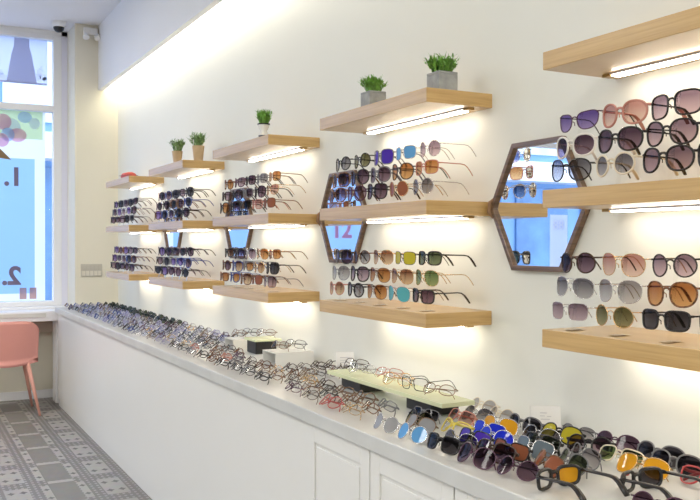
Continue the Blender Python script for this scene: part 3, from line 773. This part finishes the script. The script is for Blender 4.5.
plant(1.540, 2.260, 'cube', .072, .062, 120, .066, 1.1, M_leaf, 'bushy green plant in grey concrete cube pot, nearer the viewer', 2)
plant(1.480, 3.620, 'vase', .048, .060, 90, .075, .7, M_leaf, 'small green plant in banded glass pot on middle bay', 3)
plant(1.470, 4.955, 'round', .064, .068, 60, .080, .8, M_leaf2, 'pale green plant in tan tapered pot, the shorter and farther', 4)
plant(1.560, 4.830, 'round', .072, .092, 70, .090, .9, M_leaf2, 'pale green plant in tan tapered pot, the taller and nearer', 5)

# red case on the farthest top shelf
rc = empty('glasses_case', (1.50, 6.30, TOPZ['top']), R(-70)); tag(rc, 'small rounded red glasses case on farthest top shelf', 'case')
m = MB(); prof = [(0.0, .0), (.030, .004), (.036, .020), (.030, .036), (.0, .044)]
secs = [(-.075, .25), (-.068, .7), (-.045, .95), (0, 1.0), (.045, .95), (.068, .7), (.075, .25)]
ring = [(-.030, .0), (-.036, .018), (-.027, .038), (0, .046), (.027, .038), (.036, .018), (.030, .0)]
for x, s_ in secs:
    for (a, z) in ring: m.v.append((x, a * s_, z * s_))
k = len(ring)
for i in range(len(secs) - 1):
    for j in range(k): m.face((i * k + j, i * k + (j + 1) % k, (i + 1) * k + (j + 1) % k, (i + 1) * k + j))
m.face(list(range(k))[::-1]); m.face([(len(secs) - 1) * k + j for j in range(k)])
m.build('shell', pbr('case_red', (0.55, 0.07, 0.04), .35, noise=.05), rc, smooth=True)
MB().box(-.070, .070, -.0375, .0375, .018, .020).build('seam', pbr('case_seam', (0.12, 0.03, 0.02), .5), rc)

# ------------------------------------------------------------------ camera dome, ceiling fitting, switches
cd = empty('security_camera', (1.205, 7.55, CZ)); tag(cd, 'small white dome security camera with black lens on the ceiling', 'security camera')
MB().lathe([(.060, 0), (.060, -.030), (.052, -.045), (.045, -.048)], 24).build('housing', M_white, cd, smooth=False)
MB().lathe([(.046, -.046), (.042, -.066), (.030, -.082), (.012, -.090), (.001, -.091)], 24).build('dome', M_blackp, cd, smooth=True)
em = empty('emergency_light', (1.462, YF, 3.21)); tag(em, 'small white twin-spot emergency lamp high on the pier', 'lamp')
B(-.06, .06, -.035, 0, -.03, .03).build('housing', M_white, em, bevel=.006)
for sx in (-.045, .05):
    o = MB().lathe([(.012, 0), (.026, .02), (.028, .045), (.020, .047)], 16).build('lamp_head', M_white, em); o.location = (sx, -.045, -.03); o.rotation_euler = (R(150), 0, 0)
sw = empty('switch_panel', (1.472, YF, 1.145)); tag(sw, 'beige panel of wall switches in two rows beside the farthest shelves', 'switch')
sp_ = B(-.090, .090, -.008, 0, -.055, .055).build('plate', M_switch, sw, bevel=.002)
for i in range(5):
    for zz in (-.026, .026):
        B(-.082 + i * .034, -.082 + i * .034 + .028, -.012, -.0079, zz - .020, zz + .020).build('switch_key', M_switch2 if zz < 0 else M_switch, sp_, bevel=.0015)

# ------------------------------------------------------------------ pink chair
ch = empty('shell_chair', (.745, 7.16, 0)); tag(ch, 'pink shell chair with tapered legs facing the window ledge', 'chair')
m = MB(); NU, NV = 18, 12
def shell(u, v, off):
    # u -1..1 across, v 0..1 from the seat front over the bend up the back
    wv = .245
    if v < .5:
        y = .40 - v / .5 * .38; z = .425 + .02 * (1 - v * 2) ** 2 + .03 * u * u
    else:
        q = (v - .5) / .5
        y = .02 - .075 * q + .05 * u * u * (1 - q * .4); z = .425 + .03 * u * u * (1 - q) + q * .335
    x = u * wv
    if v > .86: x *= 1 - .10 * ((v - .86) / .14) ** 2
    if v < .15: x *= 1 - .10 * ((.15 - v) / .15) ** 2
    if v > .86: z -= .035 * abs(u) ** 6 * ((v - .86) / .14)
    return (x, y + (off if v >= .5 else 0), z - (off if v < .5 else 0) * -1)
m2 = MB()
def grid(mm, v0, v1, nv, th, fn):
    n0 = len(mm.v)
    for o_ in (0, th):
        for i in range(nv + 1):
            for j in range(NU + 1): mm.v.append(fn(-1 + 2 * j / NU, v0 + (v1 - v0) * i / nv, o_))
    W_ = NU + 1; K = (nv + 1) * W_
    for i in range(nv):
        for j in range(NU):
            a = n0 + i * W_ + j; q = (a, a + 1, a + W_ + 1, a + W_); mm.face(q); mm.face([x_ + K for x_ in q][::-1])
    for i in range(nv):
        for j_ in (0, NU): a = n0 + i * W_ + j_; mm.face((a, a + W_, a + W_ + K, a + K))
    for j in range(NU):
        for i in (0, nv): a = n0 + i * W_ + j; mm.face((a, a + 1, a + 1 + K, a + K))
grid(m, .5, 1.0, NV, .012, shell); m.build('backrest', M_pink, ch, smooth=True)
def seatf(u, v, o_):
    x, y, z = shell(u, v, 0); return (x, y, z - o_)
grid(m2, 0.0, .5, NV, .035, seatf); m2.build('seat', M_pink, ch, smooth=True)
for sx, sy in ((1, 0), (-1, 0), (1, 1), (-1, 1)):
    yt, yb = (.06, -.05) if sy == 0 else (.32, .40)
    MB().tube([(sx * .165, yt, .415), (sx * .245, yb, .0)], [.018, .010], 10).build('leg', M_pinkleg, ch, smooth=True)

# ------------------------------------------------------------------ window posters
PY = 7.945
P_white = poster_mat('poster_white', (0.90, 0.92, 0.96)); P_blue = poster_mat('poster_blue', (0.38, 0.60, 0.93)); P_lav = poster_mat('poster_lavender', (0.70, 0.74, 0.90))
P_grey = poster_mat('poster_grey', (0.52, 0.52, 0.64), .5); P_pk = poster_mat('poster_pink', (0.80, 0.50, 0.62)); P_ln = poster_mat('poster_numeral', (0.28, 0.24, 0.34), .3)
P_gr = poster_mat('poster_green', (0.58, 0.70, 0.42)); P_tan = poster_mat('poster_tan', (0.62, 0.38, 0.32)); P_ltb = poster_mat('poster_light_blue', (0.55, 0.66, 0.95)); P_br = poster_mat('poster_brown', (0.40, 0.28, 0.16), .4)
def flat(nm, x0, x1, z0, z1, mat, root, lay=1):
    o = MB(); yy = PY - .0012 * (lay + 1)      # printed paper: a single sheet, so daylight shines through
    o.v = [(a - root.location.x, yy - root.location.y, c - root.location.z) for a, c in ((x0, z0), (x1, z0), (x1, z1), (x0, z1))]; o.face((0, 1, 2, 3))
    return o.build(nm, mat, root)
def sheet(nm, xs, zs, cells, mats, root):
    o = MB(); yy = PY - .0012 - root.location.y
    for j, z in enumerate(zs):
        for i, x in enumerate(xs): o.v.append((x - root.location.x, yy, z - root.location.z))
    for j in range(len(zs) - 1):
        for i in range(len(xs) - 1):
            o.cur = cells[j][i]; a = j * len(xs) + i; o.face((a, a + 1, a + 1 + len(xs), a + len(xs)))
    return o.build(nm, mats, root)
def disc(nm, x, z, rx, rz_, mat, root, lay=1, n=24):
    m = MB(); m.v = [(x + rx * math.cos(2 * PI * i / n) - root.location.x, PY - .0012 * (lay + 1) - root.location.y, z + rz_ * math.sin(2 * PI * i / n) - root.location.z) for i in range(n)]; m.face(range(n))
    return m.build(nm, mat, root)
def num(s_, x, z, size, root, mat=None, lay=3):
    me = text_mesh(s_, size, .0004, True); me.materials.append(mat or P_ln)
    o = bpy.data.objects.new('numeral', me); C.objects.link(o); o.parent = root
    o.location = (x - root.location.x, PY - .0012 * (lay + .4) - root.location.y, z - root.location.z)
p1 = empty('window_poster', (.45, PY, .87)); tag(p1, 'blue window poster with reversed numbers 1 and 2 and balloons above', 'poster', 'posters in the shop window')
sheet('sheet', (-.25, -.12, .60, 1.062, 1.13, 1.150), (.87, .935, 2.125, 2.30, 2.545), ((0, 0, 0, 0, 0), (0, 1, 1, 0, 0), (0, 0, 0, 0, 0), (0, 0, 2, 2, 0)), [P_white, P_blue, P_gr], p1)
num('1.', .885, 1.955, .22, p1); num('2.', .868, 1.085, .22, p1)
for x0 in (.935, 1.018): flat('photo_print', x0, x0 + .058, .885, .985, P_tan, p1, 2)
LY = 0
for x, z, rx, rz_, mt in ((.86, 2.40, .085, .075, P_lav), (.80, 2.44, .07, .07, P_pk), (.92, 2.33, .075, .06, P_pk), (.84, 2.33, .055, .06, P_ltb), (.98, 2.49, .06, .05, P_ltb), (.79, 2.28, .06, .06, P_pk), (.55, 2.4, .1, .1, P_pk), (.3, 2.38, .1, .1, P_ltb), (1.06, 2.44, .045, .05, P_lav)):
    disc('balloon_picture', x, z, rx, rz_, mt, p1, 2 + LY / 4); LY += 1
m = MB(); m.prism([(.70 - .45, 2.13 - .87), (.87 - .45, 2.13 - .87 - .02), (.84 - .45, 2.13 - .87 + .01), (.78 - .45, 2.20 - .87), (.70 - .45, 2.23 - .87)], 'y', -.006, -.0048); m.build('roof_picture', P_br, p1)
p2 = empty('window_poster', (.45, PY, 2.78)); tag(p2, 'pale lavender poster in the upper window with grey bell shape', 'poster', 'posters in the shop window')
flat('sheet', -.25, 1.170, 2.785, 3.188, P_lav, p2, 0)
m = MB(); zc = 2.78
def bell(cx_):
    L_ = [(-.125, .015), (-.105, .14), (-.085, .26), (-.065, .33), (-.062, .405)]
    return [(cx_ + a - .45, b) for a, b in L_] + [(cx_ - a - .45, b) for a, b in L_[::-1]]
bl = bell(.955); m.v = [(a, -.0030, b) for a, b in bl]; m.face(range(len(bl))); m.build('bell_picture', P_grey, p2); m = MB(); bl = bell(.32); m.v = [(a, -.0030, b) for a, b in bl]; m.face(range(len(bl))); m.build('bell_picture', P_grey, p2)
flat('hem_picture', .77, 1.165, 2.786, 2.803, P_grey, p2, 2.6)
for x, z, r_ in ((1.10, 2.90, .026), (1.135, 2.86, .030), (1.09, 2.85, .028), (1.15, 2.84, .020), (1.12, 2.94, .016), (.80, 2.83, .03), (.785, 2.87, .02)):
    disc('flower_picture', x, z, r_, r_, P_white, p2, 1)
# posters in the windows further left, seen in the mirrors
p3 = empty('window_poster', (-1.0, PY, .90)); tag(p3, 'blue poster with pink lettering in second window, seen only in mirrors', 'poster', 'posters in the shop window')
flat('sheet', -1.35, -.50, .90, 2.50, P_blue, p3, 0)
num('12', -.76, 1.52, .24, p3, P_pk, 1)
p4 = empty('window_poster', (-3.76, PY, .90)); tag(p4, 'lavender poster with ring marks in third window, seen in nearest mirror', 'poster', 'posters in the shop window')
flat('sheet', -3.90, -3.62, 1.08, 1.74, P_lav, p4, 0)
num('8', -3.80, 1.61, .16, p4, P_white, 1); num('8', -3.71, 1.61, .16, p4, P_white, 1)
print('eyeglasses', count, 'objects', len(bpy.data.objects))
